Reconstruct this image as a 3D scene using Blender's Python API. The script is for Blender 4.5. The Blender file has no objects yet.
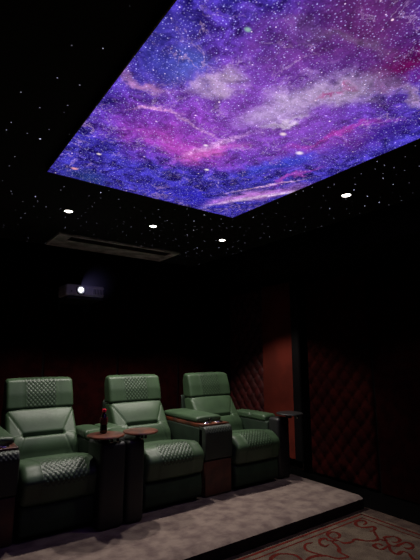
import bpy, bmesh, math, random
from mathutils import Vector, Matrix
random.seed(4)
C = bpy.context.scene.collection
PI = math.pi
CAM_Z = 1.37          # main floor is z = 0, carpeted platform top is z = PT
PT = 0.12
CEIL = 2.67

# ------------------------------------------------------------------ materials
def srgb(c):
    return tuple((((v/255)/12.92) if v/255 <= .04045 else ((v/255+.055)/1.055)**2.4) for v in c) + (1,)

def newmat(name):
    m = bpy.data.materials.new(name); m.use_nodes = True
    nt = m.node_tree; nt.nodes.clear()
    out = nt.nodes.new('ShaderNodeOutputMaterial')
    return m, nt, out

def N(nt, t, **kw):
    n = nt.nodes.new(t)
    for k, v in kw.items(): setattr(n, k, v)
    return n

def mat(name, col, rough=.5, metal=0, col2=None, nscale=8, bump=0, bscale=60, spec=.5, coat=0, quilt=False, ramp=(.4, .6), sheen=0):
    m, nt, out = newmat(name)
    b = N(nt, 'ShaderNodeBsdfPrincipled'); L = nt.links.new
    b.inputs['Roughness'].default_value = rough; b.inputs['Metallic'].default_value = metal
    b.inputs['Specular IOR Level'].default_value = spec
    b.inputs['Coat Weight'].default_value = coat
    b.inputs['Sheen Weight'].default_value = sheen
    tc = N(nt, 'ShaderNodeTexCoord')
    c2 = col2 or tuple(v*.8 for v in col)
    nz = N(nt, 'ShaderNodeTexNoise'); nz.inputs['Scale'].default_value = nscale; nz.inputs['Detail'].default_value = 5
    L(tc.outputs['Object'], nz.inputs['Vector'])
    mr = N(nt, 'ShaderNodeMapRange'); mr.inputs[1].default_value = ramp[0]; mr.inputs[2].default_value = ramp[1]
    L(nz.outputs['Fac'], mr.inputs[0])
    mx = N(nt, 'ShaderNodeMix', data_type='RGBA')
    mx.inputs[6].default_value = srgb(col); mx.inputs[7].default_value = srgb(c2)
    L(mr.outputs[0], mx.inputs[0])
    colout = mx.outputs[2]
    if quilt:
        at = N(nt, 'ShaderNodeAttribute', attribute_name='groove')
        g = N(nt, 'ShaderNodeMix', data_type='RGBA'); g.inputs[7].default_value = srgb((12, 22, 14))
        L(at.outputs['Fac'], g.inputs[0]); L(colout, g.inputs[6]); colout = g.outputs[2]
    L(colout, b.inputs['Base Color'])
    if bump:
        bn = N(nt, 'ShaderNodeTexNoise'); bn.inputs['Scale'].default_value = bscale; bn.inputs['Detail'].default_value = 4
        L(tc.outputs['Object'], bn.inputs['Vector'])
        bp = N(nt, 'ShaderNodeBump'); bp.inputs['Strength'].default_value = bump; bp.inputs['Distance'].default_value = .004
        L(bn.outputs['Fac'], bp.inputs['Height']); L(bp.outputs['Normal'], b.inputs['Normal'])
    L(b.outputs[0], out.inputs[0])
    return m

def emis(name, col, s):
    m, nt, out = newmat(name)
    e = N(nt, 'ShaderNodeEmission'); e.inputs[0].default_value = srgb(col); e.inputs[1].default_value = s
    nt.links.new(e.outputs[0], out.inputs[0]); return m

M = {}
M['leather'] = mat('green_leather', (54, 74, 51), .45, col2=(47, 65, 45), nscale=5, spec=.38, bump=.25, bscale=140, quilt=True)
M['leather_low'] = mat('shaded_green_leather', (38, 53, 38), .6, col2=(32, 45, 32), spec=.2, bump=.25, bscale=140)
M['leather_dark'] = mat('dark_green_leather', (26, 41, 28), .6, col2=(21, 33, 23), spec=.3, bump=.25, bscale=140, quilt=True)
M['leather_grey'] = mat('dark_quilted_leather', (34, 42, 33), .55, bump=.2, bscale=140, quilt=True)
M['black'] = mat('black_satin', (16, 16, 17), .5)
M['blackgloss'] = mat('black_gloss', (10, 10, 11), .2)
M['wood'] = mat('red_brown_wood', (88, 38, 18), .4, col2=(54, 22, 12), nscale=14, coat=.15)
M['woodfront'] = mat('red_brown_panel_wood', (76, 38, 24), .55, col2=(56, 27, 17), nscale=10)
M['chrome'] = mat('chrome', (210, 205, 200), .15, metal=1)
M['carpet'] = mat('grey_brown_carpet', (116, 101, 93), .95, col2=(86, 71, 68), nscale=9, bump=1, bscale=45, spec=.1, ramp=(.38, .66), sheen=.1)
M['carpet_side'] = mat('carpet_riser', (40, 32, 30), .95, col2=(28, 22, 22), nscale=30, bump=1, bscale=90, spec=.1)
M['floor'] = mat('dark_floor', (5, 4, 4), 1, nscale=20, spec=.02)
M['rug'] = mat('rug_ground', (88, 76, 64), .95, col2=(70, 58, 50), nscale=8, bump=1, bscale=110, spec=.1)
M['rugedge'] = mat('rug_border', (74, 60, 52), .95, col2=(58, 46, 41), nscale=10, bump=1, bscale=110, spec=.1)
M['rugred'] = mat('rug_red', (80, 21, 14), .95, col2=(64, 17, 11), nscale=25, bump=1, bscale=110, spec=.1)
M['wall'] = mat('dark_wall', (12, 3, 3), .8, nscale=4, spec=.1)
M['walldark'] = mat('black_wall', (8, 5, 6), .8, spec=.1)
M['panel'] = mat('dark_red_fabric', (25, 3, 3), .95, col2=(17, 2, 2), nscale=12, bump=.4, bscale=200, spec=.02)
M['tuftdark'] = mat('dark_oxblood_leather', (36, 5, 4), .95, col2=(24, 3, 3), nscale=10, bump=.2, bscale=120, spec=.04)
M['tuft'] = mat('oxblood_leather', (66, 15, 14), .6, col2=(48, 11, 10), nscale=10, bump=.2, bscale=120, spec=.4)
M['pilaster'] = mat('red_suede', (96, 32, 21), .85, col2=(80, 26, 17), nscale=3, bump=.2, bscale=150, spec=.15)
M['bronze'] = mat('bronze_frame', (96, 78, 52), .4, metal=.6)
M['acwhite'] = mat('vent_paint', (248, 242, 250), .6)
M['acgrey'] = mat('vent_slat_grey', (92, 80, 82), .5)
M['acdark'] = mat('vent_dark', (30, 26, 28), .6)
M['projector'] = mat('projector_plastic', (214, 204, 214), .5)
M['redcap'] = mat('red_cap', (215, 40, 62), .35)
M['label'] = mat('bottle_label', (92, 18, 26), .45, col2=(70, 14, 20), nscale=40)
M['cola'] = mat('dark_cola_bottle', (20, 8, 6), .08, coat=.6)
M['lamp'] = emis('lamp_glow', (255, 246, 235), 9)
M['lens'] = emis('projector_lens_glow', (235, 235, 255), 7)

# ------------------------------------------------------------------ helpers
def link(o, parent=None):
    C.objects.link(o)
    if parent is not None: o.parent = parent
    return o
def obj(name, verts, faces, m, parent=None, smooth=True, attr=None, mats=None, fm=None, loc=None, sharp=35):
    me = bpy.data.meshes.new(name); me.from_pydata(verts, [], faces)
    bm = bmesh.new(); bm.from_mesh(me); bmesh.ops.recalc_face_normals(bm, faces=bm.faces); bm.to_mesh(me); bm.free()
    for mm in (mats or [m]): me.materials.append(mm)
    if fm:
        for p, i in zip(me.polygons, fm): p.material_index = i
    if smooth:
        for p in me.polygons: p.use_smooth = True
        me.set_sharp_from_angle(angle=math.radians(sharp))
    if attr:
        a = me.attributes.new('groove', 'FLOAT', 'POINT'); a.data.foreach_set('value', attr)
    o = bpy.data.objects.new(name, me)
    if loc: o.location = loc
    return link(o, parent)
class MB:
    def __init__(s): s.v = []; s.f = []; s.m = []
    def add(s, v, f, mi=0):
        k = len(s.v); s.v += [tuple(p) for p in v]; s.f += [tuple(i+k for i in q) for q in f]; s.m += [mi]*len(f); return s
    def box(s, x0, x1, y0, y1, z0, z1, r=.0, mi=0, seg=3, rot=None):
        bm = bmesh.new(); bmesh.ops.create_cube(bm, size=1)
        c = Vector(((x0+x1)/2, (y0+y1)/2, (z0+z1)/2)); d = (x1-x0, y1-y0, z1-z0)
        for v in bm.verts: v.co = Vector((v.co.x*d[0], v.co.y*d[1], v.co.z*d[2]))
        if r > 0: bmesh.ops.bevel(bm, geom=list(bm.edges), offset=min(r, .49*min(d)), segments=seg, profile=.5, affect='EDGES')
        if rot: bmesh.ops.transform(bm, matrix=rot, verts=bm.verts)
        for v in bm.verts: v.co += c
        bm.verts.index_update()
        s.add([v.co[:] for v in bm.verts], [[v.index for v in f.verts] for f in bm.faces], mi); bm.free(); return s
    def lathe(s, prof, c=(0, 0, 0), n=32, mi=0, axis='Z'):
        vs = []; fs = []
        for (r, z) in prof:
            for i in range(n):
                a = 2*PI*i/n; p = (r*math.cos(a), r*math.sin(a), z)
                if axis == 'Y': p = (p[0], p[2], p[1])
                vs.append((p[0]+c[0], p[1]+c[1], p[2]+c[2]))
        for k in range(len(prof)-1):
            for i in range(n): fs.append((k*n+i, k*n+(i+1) % n, (k+1)*n+(i+1) % n, (k+1)*n+i))
        fs.append(tuple(range(n))); fs.append(tuple((len(prof)-1)*n+i for i in range(n)))
        return s.add(vs, fs, mi)
    def tube(s, pts, r, n=8, mi=0):
        vs = []; fs = []; P = [Vector(p) for p in pts]
        for k, p in enumerate(P):
            t = (P[min(k+1, len(P)-1)]-P[max(k-1, 0)]).normalized()
            a = t.cross(Vector((0, 0, 1)));
            if a.length < .01: a = t.cross(Vector((1, 0, 0)))
            a.normalize(); b = t.cross(a)
            for i in range(n): vs.append((p+(a*math.cos(2*PI*i/n)+b*math.sin(2*PI*i/n))*r)[:])
        for k in range(len(P)-1):
            for i in range(n): fs.append((k*n+i, k*n+(i+1) % n, (k+1)*n+(i+1) % n, (k+1)*n+i))
        fs += [tuple(range(n)), tuple((len(P)-1)*n+i for i in range(n))]
        return s.add(vs, fs, mi)
    def build(s, name, m, parent=None, smooth=True, loc=None):
        ms = m if isinstance(m, list) else [m]
        return obj(name, s.v, s.f, None, parent, smooth, mats=ms, fm=s.m, loc=loc)

def tag(o, label, cat, group=None, kind=None):
    o['label'] = label; o['category'] = cat
    if group: o['group'] = group
    if kind: o['kind'] = kind
    return o
def thing(name, label, cat, loc=(0, 0, 0), group=None):
    o = bpy.data.objects.new(name, None); o.empty_display_size = .1; C.objects.link(o); o.location = loc
    return tag(o, label, cat, group)
def struct(name, mb, m, smooth=False):
    o = mb.build(name, m, None, smooth); o['kind'] = 'structure'; return o

def rpoly(pts, rad, step):
    """closed polygon with rounded corners, resampled: list of (y, z, ny, nz, s)"""
    n = len(pts); out = []
    for i in range(n):
        p = Vector(pts[i]); a = Vector(pts[i-1])-p; b = Vector(pts[(i+1) % n])-p
        r = rad[i] if isinstance(rad, (list, tuple)) else rad
        ang = a.angle(b); d = min(r/math.tan(ang/2), .48*a.length, .48*b.length); r = d*math.tan(ang/2)
        c = p+(a.normalized()+b.normalized()).normalized()*(r/math.sin(ang/2))
        p0 = p+a.normalized()*d; p1 = p+b.normalized()*d
        a0 = math.atan2(*(p0-c).yx); a1 = math.atan2(*(p1-c).yx)
        da = (a1-a0+PI) % (2*PI)-PI
        for k in range(9): out.append(c+Vector((math.cos(a0+da*k/8), math.sin(a0+da*k/8)))*r)
    # resample
    out.append(out[0]); L = [0]
    for i in range(len(out)-1): L.append(L[-1]+(out[i+1]-out[i]).length)
    m = max(12, int(L[-1]/step)); res = []; j = 0
    area = sum(out[i].x*out[i+1].y-out[i+1].x*out[i].y for i in range(len(out)-1))
    sg = 1 if area > 0 else -1
    for k in range(m):
        s = L[-1]*k/m
        while L[j+1] < s: j += 1
        t = (s-L[j])/max(1e-9, L[j+1]-L[j]); res.append((out[j].lerp(out[j+1], t), s))
    fin = []
    for k in range(m):
        t = (res[(k+1) % m][0]-res[k-1][0]).normalized()
        fin.append((res[k][0].x, res[k][0].y, t.y*sg, -t.x*sg, res[k][1]))
    return fin

def loft(prof, w, r, xs=None, disp=None, cx=0, narc=6):
    """sweep a closed side profile across x with rounded ends; disp(x,y,z,ny,nz,s) -> (height, groove)"""
    st = []
    for k in range(narc): a = PI/2*(1-k/narc); st.append((-(w/2-r+r*math.sin(a)), r*(1-math.cos(a))))
    mid = [x for x in (xs or [0]) if abs(x) < w/2-r-.001]
    mid = sorted(set([round(-(w/2-r), 5), round(w/2-r, 5)]+[round(x, 5) for x in mid]))
    for x in mid: st.append((x, 0))
    for k in range(narc): a = PI/2*((k+1)/narc); st.append((w/2-r+r*math.sin(a), r*(1-math.cos(a))))
    vs = []; at = []; n = len(prof)
    for (x, ins) in st:
        for (y, z, ny, nz, s) in prof:
            h, g = disp(x, y, z, ny, nz, s) if disp else (0, 0)
            h -= ins
            vs.append((x+cx, y+ny*h, z+nz*h)); at.append(g)
    fs = []
    for k in range(len(st)-1):
        for i in range(n): fs.append((k*n+i, k*n+(i+1) % n, (k+1)*n+(i+1) % n, (k+1)*n+i))
    fs.append(tuple(range(n))); fs.append(tuple((len(st)-1)*n+i for i in range(n)))
    return vs, fs, at
def frange(a, b, s):
    n = max(1, int(round((b-a)/s))); return [a+(b-a)*i/n for i in range(n+1)]
def diamond(x, s, px, ps, amp):
    a = x/px+s/ps; b = x/px-s/ps
    v = abs(math.sin(PI*a)*math.sin(PI*b))
    return amp*(v**.55), max(0, 1-v*2.2)*.95
def segd(x, z, ax, az, bx, bz):
    t = max(0, min(1, ((x-ax)*(bx-ax)+(z-az)*(bz-az))/((bx-ax)**2+(bz-az)**2)))
    return math.hypot(x-ax-t*(bx-ax), z-az-t*(bz-az))

# ------------------------------------------------------------------ room shell
X0, X1, Y0, Y1 = -1.6, 4.0, -2.6, 5.0
struct('floor', MB().box(X0-.1, X1+.1, Y0-.1, Y1+.1, -.1, 0), M['floor'])
struct('wall_back', MB().box(X0-.1, X1+.1, Y1, Y1+.1, 0, CEIL), M['wall'])
struct('wall_right', MB().box(X1, X1+.1, Y0, Y1, 0, CEIL), M['wall'])
struct('wall_left', MB().box(X0-.1, X0, Y0, Y1, 0, CEIL), M['walldark'])
struct('wall_front', MB().box(X0-.1, X1+.1, Y0-.1, Y0, 0, CEIL), M['walldark'])
# boxed-in black soffit running along the right wall under the ceiling
struct('trim_1', MB().box(3.31, X1, Y0, Y1, CEIL-.30, CEIL, .01), M['walldark'])
# slim ledge where the wall panels stop
struct('trim_2', MB().box(X1-.05, X1, Y0, Y1, 2.32, 2.36, .006), M['walldark'])

# star ceiling: black, with pin-point fibre-optic lights in the material
def star_mat():
    m, nt, out = newmat('star_ceiling'); L = nt.links.new
    b = N(nt, 'ShaderNodeBsdfPrincipled'); b.inputs['Base Color'].default_value = srgb((7, 7, 9)); b.inputs['Roughness'].default_value = .8
    tc = N(nt, 'ShaderNodeTexCoord'); acc = None
    for sc, rad, gate, off, st in ((9.5, .027, .36, 0, 1.0), (5.0, .018, .30, 5.3, 2.2)):
        mp = N(nt, 'ShaderNodeMapping'); mp.inputs['Location'].default_value = (off, off*.7, 0); mp.inputs['Scale'].default_value = (1, 1, 0)
        L(tc.outputs['Object'], mp.inputs[0])
        v = N(nt, 'ShaderNodeTexVoronoi', voronoi_dimensions='2D'); v.inputs['Scale'].default_value = sc
        L(mp.outputs[0], v.inputs['Vector'])
        lt = N(nt, 'ShaderNodeMath', operation='LESS_THAN'); lt.inputs[1].default_value = rad; L(v.outputs['Distance'], lt.inputs[0])
        sp = N(nt, 'ShaderNodeSeparateColor'); L(v.outputs['Color'], sp.inputs[0])
        gt = N(nt, 'ShaderNodeMath', operation='LESS_THAN'); gt.inputs[1].default_value = gate; 
        sx = N(nt, 'ShaderNodeSeparateXYZ'); L(tc.outputs['Object'], sx.inputs[0])
        dn = N(nt, 'ShaderNodeMapRange'); dn.inputs[1].default_value = .1; dn.inputs[2].default_value = 1.3; dn.inputs[3].default_value = gate*.3; dn.inputs[4].default_value = gate
        L(sx.outputs[0], dn.inputs[0]); L(dn.outputs[0], gt.inputs[1]); L(sp.outputs[0], gt.inputs[0])
        m1 = N(nt, 'ShaderNodeMath', operation='MULTIPLY'); L(lt.outputs[0], m1.inputs[0]); L(gt.outputs[0], m1.inputs[1])
        m2 = N(nt, 'ShaderNodeMath', operation='MULTIPLY'); L(m1.outputs[0], m2.inputs[0]); m2.inputs[1].default_value = st
        m3 = N(nt, 'ShaderNodeMath', operation='MULTIPLY'); L(m2.outputs[0], m3.inputs[0]); L(sp.outputs[1], m3.inputs[1])
        if acc is None: acc = m3.outputs[0]
        else:
            ad = N(nt, 'ShaderNodeMath', operation='ADD'); L(acc, ad.inputs[0]); L(m3.outputs[0], ad.inputs[1]); acc = ad.outputs[0]
    b.inputs['Emission Color'].default_value = srgb((225, 225, 255)); L(acc, b.inputs['Emission Strength'])
    L(b.outputs[0], out.inputs[0]); return m
struct('ceiling', MB().box(X0-.1, X1+.1, Y0-.1, Y1+.1, CEIL, CEIL+.1), star_mat())

# raised carpeted platform the seats stand on
PX = 3.47
def platform():
    prof = rpoly([(2.42, 0), (2.42, PT), (Y1, PT), (Y1, 0)], [.004, .03, .004, .004], .05)
    v, f, a = loft(prof, PX-X0, .03, xs=frange(-2.4, 2.4, .3), cx=(PX+X0)/2)
    fm = []
    for q in f:
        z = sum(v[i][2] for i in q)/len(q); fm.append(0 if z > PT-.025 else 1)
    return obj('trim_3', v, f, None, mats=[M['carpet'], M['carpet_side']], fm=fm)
pf = platform(); pf['kind'] = 'structure'; pf['label'] = 'raised platform covered in mottled grey brown carpet under the green seats'

# ------------------------------------------------------------------ galaxy panel
BL = [
    (0.88, 2.78, 0.059, 0.196, 0.14, (30, 50, 115), 0.9),
    (1.4, 1.45, -0.2, 0.62, 0.5, (146, 78, 198), 0.95),
    (1.93, 1.50, -1.2, 0.36, 0.13, (142, 66, 188), 0.75),
    (0.72, 1.38, -1.874, 0.193, 0.14, (58, 60, 165), 0.8),
    (0.88, 1.375, -0.625, 0.128, 0.12, (78, 95, 195), 0.8),
    (1.185, 1.945, 0.05, 0.42, 0.26, (158, 66, 196), 0.9), (1.2, 2.0, 0.05, 0.30, 0.13, (190, 76, 196), 0.75),
    (1.315, 0.775, -0.333, 0.335, 0.36, (100, 42, 108), 0.95),
    (1.105, 1.03, 0.424, 0.196, 0.1, (120, 60, 150), 0.6),
    (1.39, 2.0, -1.05, 0.25, 0.08, (222, 108, 206), 0.8),
    (1.83, 2.66, 0.121, 0.475, 0.12, (42, 34, 180), 0.85),
    (1.9, 1.79, -1.171, 0.325, 0.08, (52, 70, 210), 0.85),
    (2.1, 1.145, -1.45, 0.32, 0.09, (48, 25, 135), 0.9),
    (1.89, 1.355, -1.199, 0.253, 0.035, (185, 60, 175), 0.7),
    (2.14, 2.30, -1.08, 0.36, 0.10, (196, 130, 220), 0.85),
    (2.11, 1.865, -1.41, 0.216, 0.03, (190, 80, 200), 0.7),
    (1.45, 1.33, -1.232, 0.26, 0.14, (198, 172, 218), 0.85),
    (1.575, 1.09, -1.13, 0.229, 0.11, (186, 160, 200), 0.85),
    (1.55, 1.44, -1.212, 0.098, 0.03, (225, 205, 230), 0.7),
    (1.855, 0.915, -0.096, 0.179, 0.05, (172, 140, 180), 0.7),
    (1.06, 1.41, -1.03, 0.134, 0.06, (205, 175, 215), 0.8),
    (0.76, 1.575, -0.042, 0.138, 0.035, (200, 140, 195), 0.7),
    (1.35, 0.86, -0.284, 0.287, 0.04, (130, 105, 140), 0.4),
    (1.68, 0.78, -0.816, 0.20, 0.15, (105, 14, 88), 1.0),
    (1.56, 1.11, -1.571, 0.069, 0.02, (170, 40, 130), 0.8),
]
FIL = [   # thin bright filaments, little warp
    (1.385, 1.84, -1.224, 0.25, 0.028, (232, 180, 236), 0.75),
    (2.175, 2.325, -1.046, 0.40, 0.028, (245, 215, 248), 1.0),
    (2.06, 2.13, -1.073, 0.301, 0.016, (240, 190, 240), 0.95),
    (2.10, 2.36, -1.1, 0.30, 0.05, (200, 120, 215), 0.6),
    (0.85, 1.775, -0.733, 0.09, 0.013, (225, 160, 215), 0.8),
    (0.955, 1.725, -0.227, 0.09, 0.012, (225, 160, 215), 0.8),
    (1.09, 1.745, 0.303, 0.11, 0.012, (225, 170, 225), 0.8),
    (1.235, 1.775, 0.175, 0.11, 0.011, (225, 170, 225), 0.7),
]
def galaxy_mat():
    m, nt, out = newmat('galaxy_print'); L = nt.links.new
    tc = N(nt, 'ShaderNodeTexCoord')
    def noise(scale, det, rough, src, dist=0, lac=2.0):
        n = N(nt, 'ShaderNodeTexNoise'); n.inputs['Scale'].default_value = scale; n.inputs['Detail'].default_value = det
        n.inputs['Roughness'].default_value = rough; n.inputs['Distortion'].default_value = dist
        L(src, n.inputs['Vector']); return n
    def math_(op, a, b=None, c=None):
        n = N(nt, 'ShaderNodeMath', operation=op)
        for i, v in enumerate((a, b, c)):
            if v is None: continue
            if isinstance(v, (int, float)): n.inputs[i].default_value = v
            else: L(v, n.inputs[i])
        return n.outputs[0]
    def mixc(f, a, b, bt='MIX'):
        n = N(nt, 'ShaderNodeMix', data_type='RGBA', blend_type=bt)
        for i, v in ((0, f), (6, a), (7, b)):
            if isinstance(v, (int, float, tuple)): n.inputs[i].default_value = v
            else: L(v, n.inputs[i])
        return n.outputs[2]
    def mrange(v, a, b, c, d, smooth=True):
        n = N(nt, 'ShaderNodeMapRange'); n.interpolation_type = 'SMOOTHSTEP' if smooth else 'LINEAR'
        for i, q in ((1, a), (2, b), (3, c), (4, d)): n.inputs[i].default_value = q
        L(v, n.inputs[0]); return n.outputs[0]
    P = tc.outputs['Object']
    def warp(amt, sc):
        w = noise(sc, 6, .62, P)
        s = N(nt, 'ShaderNodeVectorMath', operation='SUBTRACT'); L(w.outputs['Color'], s.inputs[0]); s.inputs[1].default_value = (.5, .5, .5)
        k = N(nt, 'ShaderNodeVectorMath', operation='SCALE'); L(s.outputs[0], k.inputs[0]); k.inputs['Scale'].default_value = amt
        a = N(nt, 'ShaderNodeVectorMath', operation='ADD'); L(P, a.inputs[0]); L(k.outputs[0], a.inputs[1]); return a.outputs[0]
    W1 = warp(.42, 4.5); W2 = warp(.10, 7)
    fb = noise(9, 9, .72, W2, .7).outputs['Fac']
    fine = noise(26, 7, .7, W1, .3).outputs['Fac']
    big = noise(2.6, 5, .6, P, .4).outputs['Fac']
    col = mixc(mrange(fb, .36, .66, 0, 1), srgb((30, 16, 108)), srgb((74, 62, 205)))
    col = mixc(mrange(fine, .55, .72, 0, .35), col, srgb((120, 120, 225)))
    for lst, Wv, nk in ((BL, W1, 1.35), (FIL, W2, 2.6)):
        for (x, y, a, rx, ry, c, s) in lst:
            mp = N(nt, 'ShaderNodeMapping', vector_type='TEXTURE')
            mp.inputs['Location'].default_value = (x, y, 0); mp.inputs['Rotation'].default_value = (0, 0, a); mp.inputs['Scale'].default_value = (rx, ry, 50)
            L(Wv, mp.inputs[0])
            ln = N(nt, 'ShaderNodeVectorMath', operation='LENGTH'); L(mp.outputs[0], ln.inputs[0])
            d = math_('MULTIPLY_ADD', math_('SUBTRACT', fb, .5), -nk, ln.outputs['Value'])
            f_ = mrange(d, .0 if lst is BL else .2, 1.6, s, 0)
            if lst is FIL: f_ = math_('MULTIPLY', f_, mrange(fine, .38, .62, .25, 1))
            col = mixc(f_, col, srgb(c))
    # dark dust lanes and bright wisps
    lum = mrange(fb, .32, .70, .62, 1.30, False)
    lum = math_('MULTIPLY', lum, mrange(fine, .35, .65, .72, 1.25, False))
    rid = math_('ABSOLUTE', math_('SUBTRACT', noise(5, 5, .6, W2, .8).outputs['Fac'], .5))
    wis = math_('MULTIPLY', mrange(rid, 0, .016, .55, 0), mrange(big, .46, .60, 0, 1))
    col = mixc(wis, col, srgb((205, 165, 225)))
    vm = N(nt, 'ShaderNodeVectorMath', operation='SCALE'); L(col, vm.inputs[0]); L(lum, vm.inputs['Scale'])
    col = vm.outputs[0]
    # stars
    for sc, rad, gate, st, c, off in ((34, .14, .7, 1.0, (190, 190, 255), 0), (70, .24, .7, .6, (180, 170, 245), 3.1), (14, .06, .5, 1.2, (240, 215, 245), 7.7), (5, .035, .4, 1.4, (255, 225, 235), 1.9)):
        mp = N(nt, 'ShaderNodeMapping'); mp.inputs['Location'].default_value = (off, off*1.3, 0); L(P, mp.inputs[0])
        v = N(nt, 'ShaderNodeTexVoronoi', voronoi_dimensions='2D'); v.inputs['Scale'].default_value = sc; L(mp.outputs[0], v.inputs['Vector'])
        sp = N(nt, 'ShaderNodeSeparateColor'); L(v.outputs['Color'], sp.inputs[0])
        g = math_('LESS_THAN', sp.outputs[0], gate)
        k = math_('MULTIPLY', mrange(v.outputs['Distance'], rad*.35, rad, 1, 0), g)
        k = math_('MULTIPLY', k, math_('MULTIPLY', sp.outputs[1], st))
        col = mixc(k, col, srgb(c), 'ADD')
    for (x, y, r, c) in ((.79, 2.69, .020, (255, 170, 180)), (.85, 2.39, .014, (255, 230, 225)), (1.88, 1.63, .024, (255, 235, 255)), (1.54, 2.17, .016, (255, 240, 255)), (1.34, 1.9, .014, (255, 235, 255)), (.95, 1.06, .014, (150, 190, 180)), (1.63, 1.53, .020, (250, 220, 240))):
        mp = N(nt, 'ShaderNodeMapping', vector_type='TEXTURE'); mp.inputs['Location'].default_value = (x, y, 0); mp.inputs['Scale'].default_value = (r*1.3, r, 50); L(P, mp.inputs[0])
        ln = N(nt, 'ShaderNodeVectorMath', operation='LENGTH'); L(mp.outputs[0], ln.inputs[0])
        col = mixc(mrange(ln.outputs['Value'], .2, 1.2, .95, 0), col, srgb(c))
    e = N(nt, 'ShaderNodeEmission'); L(col, e.inputs[0]); e.inputs[1].default_value = .95
    L(e.outputs[0], out.inputs[0]); return m
GX0, GX1, GY0, GY1 = .65, 2.32, -.15, 2.85
g = thing('galaxy_ceiling_panel', 'large glowing ceiling panel showing a purple and blue galaxy', 'light panel')
MB().box(GX0, GX1, GY0, GY1, CEIL-.0005, CEIL+.02).build('light_screen', galaxy_mat(), g, smooth=False)
fr = MB()
t = .008
for b in ((GX0-t, GX0, GY0-t, GY1+t), (GX1, GX1+t, GY0-t, GY1+t), (GX0, GX1, GY0-t, GY0), (GX0, GX1, GY1, GY1+t)):
    fr.box(b[0], b[1], b[2], b[3], CEIL-.004, CEIL+.04)
fr.build('frame', M['bronze'], g, smooth=False)
g.location.z = -.035

# ------------------------------------------------------------------ downlights
def downlight(x, y, label, power=40, size=math.radians(97)):
    t = thing('recessed_downlight', label, 'ceiling light', (x, y, CEIL), 'round recessed downlights in the star ceiling')
    MB().lathe([(.036, -.002), (.040, -.006), (.052, -.005), (.054, -.0005)], n=28).build('trim_ring', M['black'], t)
    MB().lathe([(.0, -.0045), (.020, -.0045), (.034, -.003), (.036, -.0015)], n=28).build('lamp', M['lamp'], t)
    ld = bpy.data.lights.new('downlight_beam', 'SPOT'); ld.energy = power; ld.spot_size = size; ld.spot_blend = .3
    ld.shadow_soft_size = .03; ld.color = (1, .93, .85)
    lo = bpy.data.objects.new('downlight_beam', ld); link(lo, t); lo.location = (0, 0, -.02)
downlight(1.05, 3.67, 'round recessed downlight left of the others, above the leftmost green seat', 84)
downlight(1.89, 3.61, 'round recessed downlight above the middle green seat, above the long ceiling vent', 118)
downlight(2.78, 3.61, 'round recessed downlight just below the lower tip of the galaxy panel', 106)
downlight(2.79, 1.94, 'round recessed downlight right of the galaxy panel', 26)

# ------------------------------------------------------------------ ceiling vent
t = thing('ceiling_vent', 'long pale ceiling air vent with a dark slot above the projector', 'air vent', (0, 0, CEIL))
vx0, vx1, vy0, vy1 = 1.16, 2.68, 4.37, 4.90
m = MB()
m.box(vx0, vx1, vy0, vy0+.035, -.03, 0, .008).box(vx0, vx1, vy0+.22, vy1, -.03, 0, .008)
m.box(vx0, vx0+.15, vy0+.03, vy0+.23, -.03, 0, .008).box(vx1-.10, vx1, vy0+.03, vy0+.23, -.03, 0, .008)
m.build('frame', M['acwhite'], t)
MB().box(vx0+.14, vx1-.09, vy0+.03, vy0+.23, -.006, -.002).build('duct_opening', M['acdark'], t)
for i in range(4):
    y = vy0+.06+i*.045
    MB().box(vx0+.15, vx1-.10, y-.017, y+.017, -.021, -.017, .001, rot=Matrix.Rotation(.5, 4, 'X')).build('slat', M['acgrey'], t)

# ------------------------------------------------------------------ projector
t = thing('projector', 'pale boxy projector with a glowing lens mounted on the back wall', 'projector', (1.515, 4.45, 2.005))
w = .43; hh = .13
MB().box(-w/2, w/2, 0, .30, 0, hh, .022, seg=4).build('body', M['projector'], t)
MB().lathe([(.050, .02), (.050, -.012), (.042, -.018), (.034, -.012), (.030, .0)], c=(-.055, 0, .070), axis='Y').build('lens_ring', M['blackgloss'], t)
MB().lathe([(.0, -.016), (.016, -.016), (.023, -.012), (.026, .0)], c=(-.055, -.006, .070), axis='Y', n=24).build('lens', M['lens'], t)
m = MB()
for i in range(7): m.box(.09+i*.018, .098+i*.018, -.003, .004, .035, .095, .002)
m.build('vent_grille', M['acdark'], t)
MB().lathe([(.007, .01), (.007, -.004), (.0, -.004)], c=(-.155, 0, .05), axis='Y', n=14).build('sensor', M['black'], t)
for sx in (-.16, .16):
    for sy in (.05, .25): MB().lathe([(.012, -.012), (.014, 0), (.01, .004)], c=(sx, sy, 0), n=14).build('foot', M['black'], t)
MB().box(-.2, .2, .0, .548, -.030, -.010, .004).box(-.18, -.15, .40, .549, -.12, -.03, .004).box(.15, .18, .40, .549, -.12, -.03, .004).build('wall_bracket', M['black'], t)

def beam():
    m, nt, out = newmat('projector_haze'); L = nt.links.new
    tc = N(nt, 'ShaderNodeTexCoord'); sx = N(nt, 'ShaderNodeSeparateXYZ'); L(tc.outputs['Object'], sx.inputs[0])
    mr = N(nt, 'ShaderNodeMapRange'); mr.interpolation_type = 'SMOOTHSTEP'
    mr.inputs[1].default_value = -.62; mr.inputs[2].default_value = 0; mr.inputs[3].default_value = 0; mr.inputs[4].default_value = .12
    L(sx.outputs[1], mr.inputs[0])
    e = N(nt, 'ShaderNodeEmission'); e.inputs[0].default_value = srgb((175, 165, 255)); L(mr.outputs[0], e.inputs[1])
    L(e.outputs[0], out.inputs['Volume'])
    o = MB().lathe([(.018, 0), (.05, -.10), (.24, -.75)], n=24, axis='Y').build('light_beam', m, loc=(1.46, 4.425, 2.075))
    tag(o, 'faint violet haze of light spreading from the projector lens', 'light beam', kind='stuff')
beam()

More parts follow.
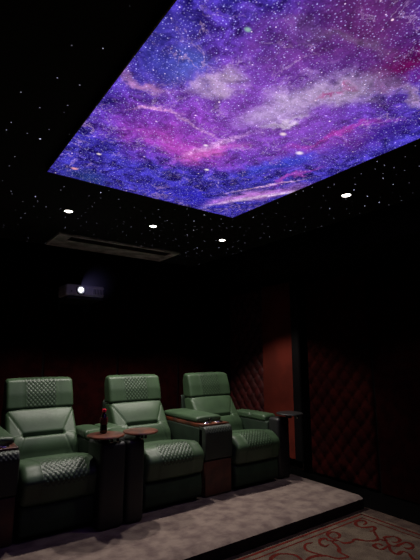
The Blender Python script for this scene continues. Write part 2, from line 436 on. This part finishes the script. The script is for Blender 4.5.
# ------------------------------------------------------------------ recliners
XF = frange(-.30, .30, .004)
def qx(half, w): return frange(-w/2, -half, .03)+frange(-half, half, .0035)+frange(half, w/2, .03)
W = .575
def seat_mesh():
    prof = rpoly([(-.035, .235), (-.075, .40), (.04, .485), (.30, .455), (.62, .40), (.62, .235)], [.03, .075, .12, .1, .04, .02], .0045)
    def d(x, y, z, ny, nz, s):
        e = max(0, 1-(abs(x)/(W/2))**4); h = .012*e if nz > .1 else .006*e; g = 0
        if abs(x) < .16 and y < .22 and z > .33 and (nz > -.2) and (ny < .5):
            fade = min(1, (.16-abs(x))/.01, (.22-y)/.015 if y > .1 else 1)
            q, g = diamond(x, s, .036, .040, .0045); h += (q-.0025)*fade; g *= fade
        sd = abs(abs(x)-.17)
        if nz > .1 or ny < -.3: h -= .005*math.exp(-(sd/.006)**2)
        return h, g
    return loft(prof, W, .035, qx(.165, W), d)
def back_mesh():
    bz, tz = .37, .785
    prof = rpoly([(.49, .33), (.535, .50), (.735, .768), (.78, .788), (.90, .77), (.74, .30)], [.03, .15, .03, .03, .03, .02], .007)
    def d(x, y, z, ny, nz, s):
        if ny > -.25 or z > .785: return 0, 0
        e = max(0, 1-(abs(x)/(W/2))**4); h = .010*e; g = 0
        zc = .585; xc = .155
        dd = min(segd(abs(x), z, xc, zc, W/2, tz-.005), 9)
        h -= .006*math.exp(-(dd/.007)**2)
        dl = segd(abs(x), z, xc, zc, W/2-.04, bz+.02)
        h -= .005*math.exp(-(dl/.006)**2)
        dc = segd(x, z, -xc, zc, xc, zc)
        h -= .034*math.exp(-(dc/.013)**2)
        if z < zc:     # plump lower cushion rolls out just under the crease
            k = max(0, 1-(abs(x)/(xc+.10+ (zc-z)*.8))**6)
            h += .022*k*math.exp(-((zc-z-.035)/.07)**2)
        else:
            k = max(0, 1-(abs(x)/(xc+(z-zc)*.7+.02))**6)
            h += .010*k*math.exp(-((z-zc-.12)/.08)**2)
        return h, 0
    return loft(prof, W, .03, frange(-W/2, W/2, .008), d)
def head_mesh():
    prof = rpoly([(.735, .785), (.765, .91), (.812, 1.028), (.90, 1.045), (.93, .97), (.90, .78)], [.02, .2, .035, .035, .04, .03], .0045)
    def d(x, y, z, ny, nz, s):
        e = max(0, 1-(abs(x)/(W/2))**4); h = .008*e; g = 0
        if abs(x) < .13 and z > .80 and (ny < -.2 or nz > .5) and y < .88:
            fade = min(1, (.13-abs(x))/.01)
            q, g = diamond(x, s, .036, .040, .0045); h += (q-.0025)*fade; g *= fade
        sd = abs(abs(x)-.14)
        h -= .005*math.exp(-(sd/.006)**2)
        return h, g
    return loft(prof, W, .024, qx(.135, W), d)
def mk(name, data, m, parent, sharp=60):
    v, f, a = data; return obj(name, v, f, m, parent, attr=a, sharp=sharp)

def recliner(label, cx):
    t = thing('recliner', label, 'recliner', (cx, 3.2, PT), 'green leather cinema recliners in a row')
    mk('seat', seat_mesh(), M['leather'], t)
    mk('backrest', back_mesh(), M['leather'], t)
    mk('headrest', head_mesh(), M['leather'], t)
    prof = rpoly([(-.02, .035), (-.03, .13), (-.015, .232), (.05, .232), (.05, .035)], [.02, .1, .03, .01, .01], .012)
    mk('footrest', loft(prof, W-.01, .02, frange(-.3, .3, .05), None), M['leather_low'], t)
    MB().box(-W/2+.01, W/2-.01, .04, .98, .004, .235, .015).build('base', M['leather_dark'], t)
    prof = rpoly([(.80, .05), (.955, .80), (.975, .80), (1.0, .05)], [.02]*4, .03)
    mk('back_shell', loft(prof, W-.02, .02, frange(-.3, .3, .1), None), M['leather_dark'], t)
    return t
def arm(t, ax, post=None, pads=((.10, .40), (.395, .72))):
    a = .086
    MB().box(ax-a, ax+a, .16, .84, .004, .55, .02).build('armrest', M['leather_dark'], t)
    for (y0, y1) in pads:
        prof = rpoly([(y0, .545), (y0, .59), (y0+.03, .612), (y1-.03, .612), (y1, .59), (y1, .545)], [.012, .02, .03, .03, .02, .012], .012)
        def d(x, y, z, ny, nz, s): return (.008*max(0, 1-(abs(x)/a)**2) if nz > .5 else 0), 0
        mk('armrest_pad', loft(prof, 2*a+.006, .02, frange(-a, a, .02), d, cx=ax), M['leather'], t)
    p0, p1, py = post or (ax-a, ax+a, .0)
    MB().box(p0, p1, py, .155, .004, .60, .03, seg=4).build('armrest_front', M['black'], t)
def tray(t, x, y, z=.645, r=.142, hs=(0,), m='wood'):
    n = 48
    prof = [(0, z-.010), (r-.02, z-.010), (r-.004, z-.007), (r, z), (r-.004, z+.007), (r-.02, z+.010), (0, z+.010)]
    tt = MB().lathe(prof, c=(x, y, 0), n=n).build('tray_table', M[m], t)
    MB().lathe([(.0, z-.045), (.032, z-.045), (.034, z-.03), (.055, z-.013), (.055, z-.0101)], c=(x, y+.02, 0), n=20).build('tray_swivel', M['black'], tt)
    for h in hs:
        MB().lathe([(0, z-.036), (.011, z-.036), (.012, z-.030), (.010, z-.011), (.006, z-.0102)], c=(x+h, y-.108, 0), n=14).build('tray_knob', M['chrome'], tt)

r1 = recliner('green leather recliner leftmost of the three, headrest beside a bottle and round tray', 1.0)
arm(r1, .375, (.225, .425, -.14)); tray(r1, .288, -.055, .645, hs=(.0, .05))
r2 = recliner('green leather recliner in the middle of the row, partly behind two round trays', 1.93)
arm(r2, -.375, (-.492, -.345, -.14)); tray(r2, -.352, -.060, .645, hs=(-.04, -.01))
r3 = recliner('green leather recliner farthest right, beside the lit red wall panel', 2.87)
arm(r3, .40, pads=((.20, .44), (.435, .72))); tray(r3, .47, -.02, .640, hs=(.0,), m='black')  # this tray is coloured black instead of wood to stand in for shade

# ------------------------------------------------------------------ consoles between the seats
def console(label, x, wd):
    t = thing('armrest_console', label, 'console', (x, 3.2, PT), 'storage consoles between pairs of green seats')
    a = wd/2
    MB().box(-a, a, .03, .86, .31, .585, .015).build('side_casing', M['leather_dark'], t)
    MB().box(-a, a, .03, .86, .004, .31, .006).build('lower_casing', M['woodfront'], t)
    MB().box(-a+.008, a-.008, .0, .035, .010, .305, .006).build('front_panel', M['woodfront'], t)
    prof = rpoly([(-.01, .315), (-.02, .55), (.0, .60), (.10, .605), (.10, .315)], [.01, .05, .045, .01, .01], .005)
    def d(x, y, z, ny, nz, s):
        if abs(x) < a-.02 and z > .535 and (ny < -.1 or nz > .3) and y < .09:
            q, g = diamond(x, s, .030, .034, .0045); return q-.003, g
        return 0, 0
    mk('front_pad', loft(prof, wd, .015, frange(-a, a, .004), d), M['leather_grey'], t)
    cp = MB().box(-a+.004, a-.004, .035, .84, .586, .618, .005).build('cupholder_tray', M['wood'], t)
    for sx in (-.065, .065):
        m = MB().lathe([(.038, .6185), (.044, .6185), (.046, .624), (.043, .628), (.038, .626), (.036, .6187), (.0, .6187)], c=(sx, .095, 0), n=28)
        m.build('cupholder_ring', M['chrome'], cp)
    prof = rpoly([(.15, .623), (.145, .645), (.165, .664), (.45, .668), (.78, .664), (.80, .623)], [.008, .012, .015, .1, .03, .01], .012)
    def d2(x, y, z, ny, nz, s):
        return (.012*max(0, 1-(abs(x)/a)**4) if nz > .5 else 0), 0
    ld = mk('lid', loft(prof, wd-.02, .018, frange(-a, a, .03), d2), M['leather'], t)
    MB().lathe([(.0, -.02), (.012, -.02), (.014, -.014), (.010, .0)], c=(.0, .145, .643), axis='Y', n=18).build('lid_button', M['chrome'], ld)
    return t
console('armrest console with cup holders between the middle and right green recliners', 2.41, .315)
console('armrest console cut off by the photo edge at the far left of the green seats', .53, .33)

# ------------------------------------------------------------------ bottle on the left tray
t = thing('cola_bottle', 'small dark cola bottle with a red cap standing on the left round tray', 'bottle', (1.285, 3.19, PT+.6551)); t.scale = (.95, .95, .93)
bp = [(.0, 0), (.022, 0), (.029, .004), (.031, .02), (.029, .05), (.0285, .07), (.031, .085), (.031, .115), (.027, .13), (.017, .15), (.0125, .162), (.0125, .172), (.0, .172)]
MB().lathe(bp, n=28).build('bottle_body', M['cola'], t)
MB().lathe([(.0297, .072), (.0318, .086), (.0318, .114), (.0285, .127)], n=28).build('bottle_label', M['label'], t)
MB().lathe([(.0145, .168), (.0160, .170), (.0160, .188), (.0140, .192), (0, .192)], n=24).build('bottle_cap', M['redcap'], t)

# ------------------------------------------------------------------ wall panelling
def tufted(name, y0, y1, z0, z1, label, m='tuft', x=X1-.004):
    py, pz = .165, .20
    ny = int((y1-y0)/.014); nz = int((z1-z0)/.014)
    v = []; f = []
    for j in range(nz+1):
        for i in range(ny+1):
            y = y0+(y1-y0)*i/ny; z = z0+(z1-z0)*j/nz
            a = (y-y0)/py+(z-z0)/pz; b = (y-y0)/py-(z-z0)/pz
            q = abs(math.sin(PI*a)*math.sin(PI*b))**.4
            # button dimples where the seams cross
            da = abs(a-round(a)); db = abs(b-round(b)); dd = math.hypot(da, db)
            h = .012+.030*q-.016*math.exp(-(dd/.10)**2)
            e = min(y-y0, y1-y, z-z0, z1-z); h *= min(1, .25+e/.03)
            v.append((x-max(.002, h), y, z))
    k = ny+1
    for j in range(nz):
        for i in range(ny): f.append((j*k+i, j*k+i+1, (j+1)*k+i+1, (j+1)*k+i))
    n0 = len(v); v += [(x, y0, z0), (x, y1, z0), (x, y1, z1), (x, y0, z1)]
    f.append((n0, n0+1, n0+2, n0+3))
    f.append(tuple([n0]+list(range(0, k))+[n0+1])); f.append(tuple([n0+3]+[nz*k+i for i in range(k)]+[n0+2]))
    f.append(tuple([n0]+[j*k for j in range(nz+1)]+[n0+3])); f.append(tuple([n0+1]+[j*k+ny for j in range(nz+1)]+[n0+2]))
    t = thing(name, label, 'wall panel')
    obj('tufted_padding', v, f, M[m], t, sharp=80)
    bm_ = MB()
    for aa in range(-30, 60):
        for bb in range(-60, 60):
            y = y0+py*(aa+bb)/2; z = z0+pz*(aa-bb)/2
            if y0+.03 < y < y1-.03 and z0+.03 < z < z1-.03:
                bm_.lathe([(.0, -.018), (.008, -.017), (.013, -.012), (.014, -.004)], n=8)
                n = 4*8
                for q in range(len(bm_.v)-n, len(bm_.v)):
                    px_, py_, pz_ = bm_.v[q]; bm_.v[q] = (x+pz_, y+px_, z+py_)
    bm_.build('tuft_buttons', M[m], t)
    return t
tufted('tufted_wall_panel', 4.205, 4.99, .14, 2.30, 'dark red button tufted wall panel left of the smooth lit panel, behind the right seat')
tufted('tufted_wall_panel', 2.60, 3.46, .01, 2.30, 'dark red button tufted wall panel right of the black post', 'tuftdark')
t = tag(MB().box(X1-.09, X1-.001, 3.62, 4.19, .125, 2.31, .012).build('wall_panel', M['pilaster']), 'smooth rust red wall panel lit from above behind the right seat', 'wall panel')
o = struct('trim_4', MB().box(X1-.16, X1-.001, 3.475, 3.605, .125, 2.31, .03), M['walldark'], True)
ys = [2.58, 1.80, .90, 0, -.9, -1.8]
for i in range(len(ys)-1):
    tag(MB().box(X1-.03, X1-.001, ys[i+1]+.012, ys[i]-.012, .01, 2.31, .008).build('wall_panel', M['panel']),
        'flat dark red fabric panel on the right wall beyond the tufted panel', 'wall panel', 'flat dark red panels on the right wall')
xs = [X1-.05-.9*i for i in range(7)]
for i in range(6):
    tag(MB().box(max(xs[i+1]+.012, X0+.02), xs[i]-.012, Y1-.03, Y1-.001, PT+.02, 2.31, .008).build('wall_panel', M['panel']),
        'flat dark red fabric panel on the back wall behind the green seats', 'wall panel', 'flat dark red panels on the back wall')

# ------------------------------------------------------------------ rug with scroll pattern
SC = [
 [(3.13, 2.21), (3.18, 2.22), (3.21, 2.25), (3.19, 2.28), (3.13, 2.28), (3.08, 2.24), (3.08, 2.19), (3.13, 2.16), (3.17, 2.15), (3.15, 2.12), (3.1, 2.1), (3.06, 2.11)],
 [(3.11, 2.11), (3.05, 2.05), (3.0, 2.0), (2.95, 1.99), (2.89, 2.03), (2.85, 2.09), (2.79, 2.08), (2.73, 2.1), (2.73, 2.15)],
 [(2.73, 2.15), (2.72, 2.2), (2.74, 2.26), (2.79, 2.28), (2.83, 2.26), (2.82, 2.21), (2.77, 2.18), (2.74, 2.2)],
 [(2.73, 2.15), (2.67, 2.19), (2.68, 2.23), (2.63, 2.24), (2.58, 2.2), (2.57, 2.15), (2.62, 2.15)],
 [(2.68, 2.18), (2.66, 2.12), (2.63, 2.07), (2.59, 2.04), (2.58, 2.0), (2.58, 1.95)],
 [(3.0, 2.0), (3.01, 1.94), (3.05, 1.98), (3.09, 1.97), (3.13, 1.94), (3.11, 1.89), (3.05, 1.88), (3.03, 1.91)],
 [(3.01, 1.94), (2.97, 1.89), (2.99, 1.85), (3.04, 1.85), (3.11, 1.84), (3.11, 1.8), (3.07, 1.77), (3.02, 1.78), (3.02, 1.81)],
 [(2.97, 1.89), (2.87, 1.88), (2.85, 1.91), (2.87, 1.95), (2.92, 1.95), (2.92, 1.91)],
 [(2.97, 1.89), (2.9, 1.84), (2.88, 1.78), (2.95, 1.78), (2.96, 1.74)],
 [(2.58, 1.95), (2.50, 1.98), (2.46, 2.06), (2.36, 2.10), (2.26, 2.06), (2.22, 1.98), (2.12, 1.96), (2.0, 1.96)],
 [(2.46, 2.06), (2.42, 2.18), (2.48, 2.25), (2.55, 2.24)],
 [(2.26, 2.06), (2.30, 2.18), (2.22, 2.26), (2.12, 2.24), (2.10, 2.17), (2.16, 2.14)],
 [(2.96, 1.74), (2.90, 1.66), (2.96, 1.56), (2.95, 1.46)],
]
RX0, RX1, RY0, RY1 = .5, 3.5, .5, 2.455
def ribbon(mb, pts, w, z, mi):
    P = [Vector(p) for p in pts]; Q = []
    for i in range(len(P)-1):
        a = P[max(i-1, 0)]; b = P[i]; c = P[i+1]; d = P[min(i+2, len(P)-1)]
        for k in range(6):
            t = k/6; Q.append(.5*((2*b)+(c-a)*t+(2*a-5*b+4*c-d)*t*t+(3*b-a-3*c+d)*t**3))
    Q.append(P[-1]); v = []
    for i, q in enumerate(Q):
        t = (Q[min(i+1, len(Q)-1)]-Q[max(i-1, 0)]);
        if t.length < 1e-6: t = Vector((1, 0))
        t.normalize(); n = Vector((-t.y, t.x)); ww = w*(.45+.55*min(1, i/8, (len(Q)-1-i)/8))/2*(1.15+.25*math.sin(i*.5))
        v += [(q.x+n.x*ww, q.y+n.y*ww, z), (q.x-n.x*ww, q.y-n.y*ww, z)]
    mb.add(v, [(2*i, 2*i+1, 2*i+3, 2*i+2) for i in range(len(Q)-1)], mi)
def rug():
    mb = MB().box(RX0, RX1, RY0, RY1, .001, .014, .005, mi=2)
    mb.box(RX0+.14, RX1-.14, RY0+.08, RY1-.08, .012, .0145, 0, mi=0)
    z = .0152
    def frame(ox, oy, w, z):
        a, b, c, d = RX0+ox, RX1-ox, RY0+oy, RY1-oy
        for q in ((a, b, d-w, d), (a, b, c, c+w), (a, a+w, c, d), (b-w, b, c, d)):
            mb.add([(q[0], q[2], z), (q[1], q[2], z), (q[1], q[3], z), (q[0], q[3], z)], [(0, 1, 2, 3)], 1)
    frame(.17, .085, .022, z); frame(.24, .145, .014, z)
    cx = (RX0+RX1)/2; cy = (RY0+RY1)/2; k = 0
    for sx in (1, -1):
        for sy in (1, -1):
            for p in SC:
                k += 1
                ribbon(mb, [(cx+sx*(x-cx), cy+sy*(y-cy)) for x, y in p], .022, z+.0001*(k % 5), 1)
    o = mb.build('area_rug', [M['rug'], M['rugred'], M['rugedge']], smooth=False)
    tag(o, 'grey brown area rug with red border lines and scrolling pattern on the floor', 'rug')
rug()

# ------------------------------------------------------------------ world, camera
w = bpy.data.worlds.new('World'); bpy.context.scene.world = w; w.use_nodes = True
w.node_tree.nodes['Background'].inputs[0].default_value = (.02, .02, .03, 1); w.node_tree.nodes['Background'].inputs[1].default_value = .0
cd = bpy.data.cameras.new('camera'); cam = bpy.data.objects.new('camera', cd); C.objects.link(cam)
cd.sensor_fit = 'VERTICAL'; cd.sensor_height = 36; cd.lens = 410/560*36; cd.clip_start = .05
cam.location = (0, 0, CAM_Z)
cam.rotation_euler = (PI/2+math.atan(75/410), 0, math.radians(54.16)-PI/2)
bpy.context.scene.camera = cam
bpy.context.scene.view_settings.view_transform = 'Standard'
bpy.context.scene.view_settings.look = 'None'
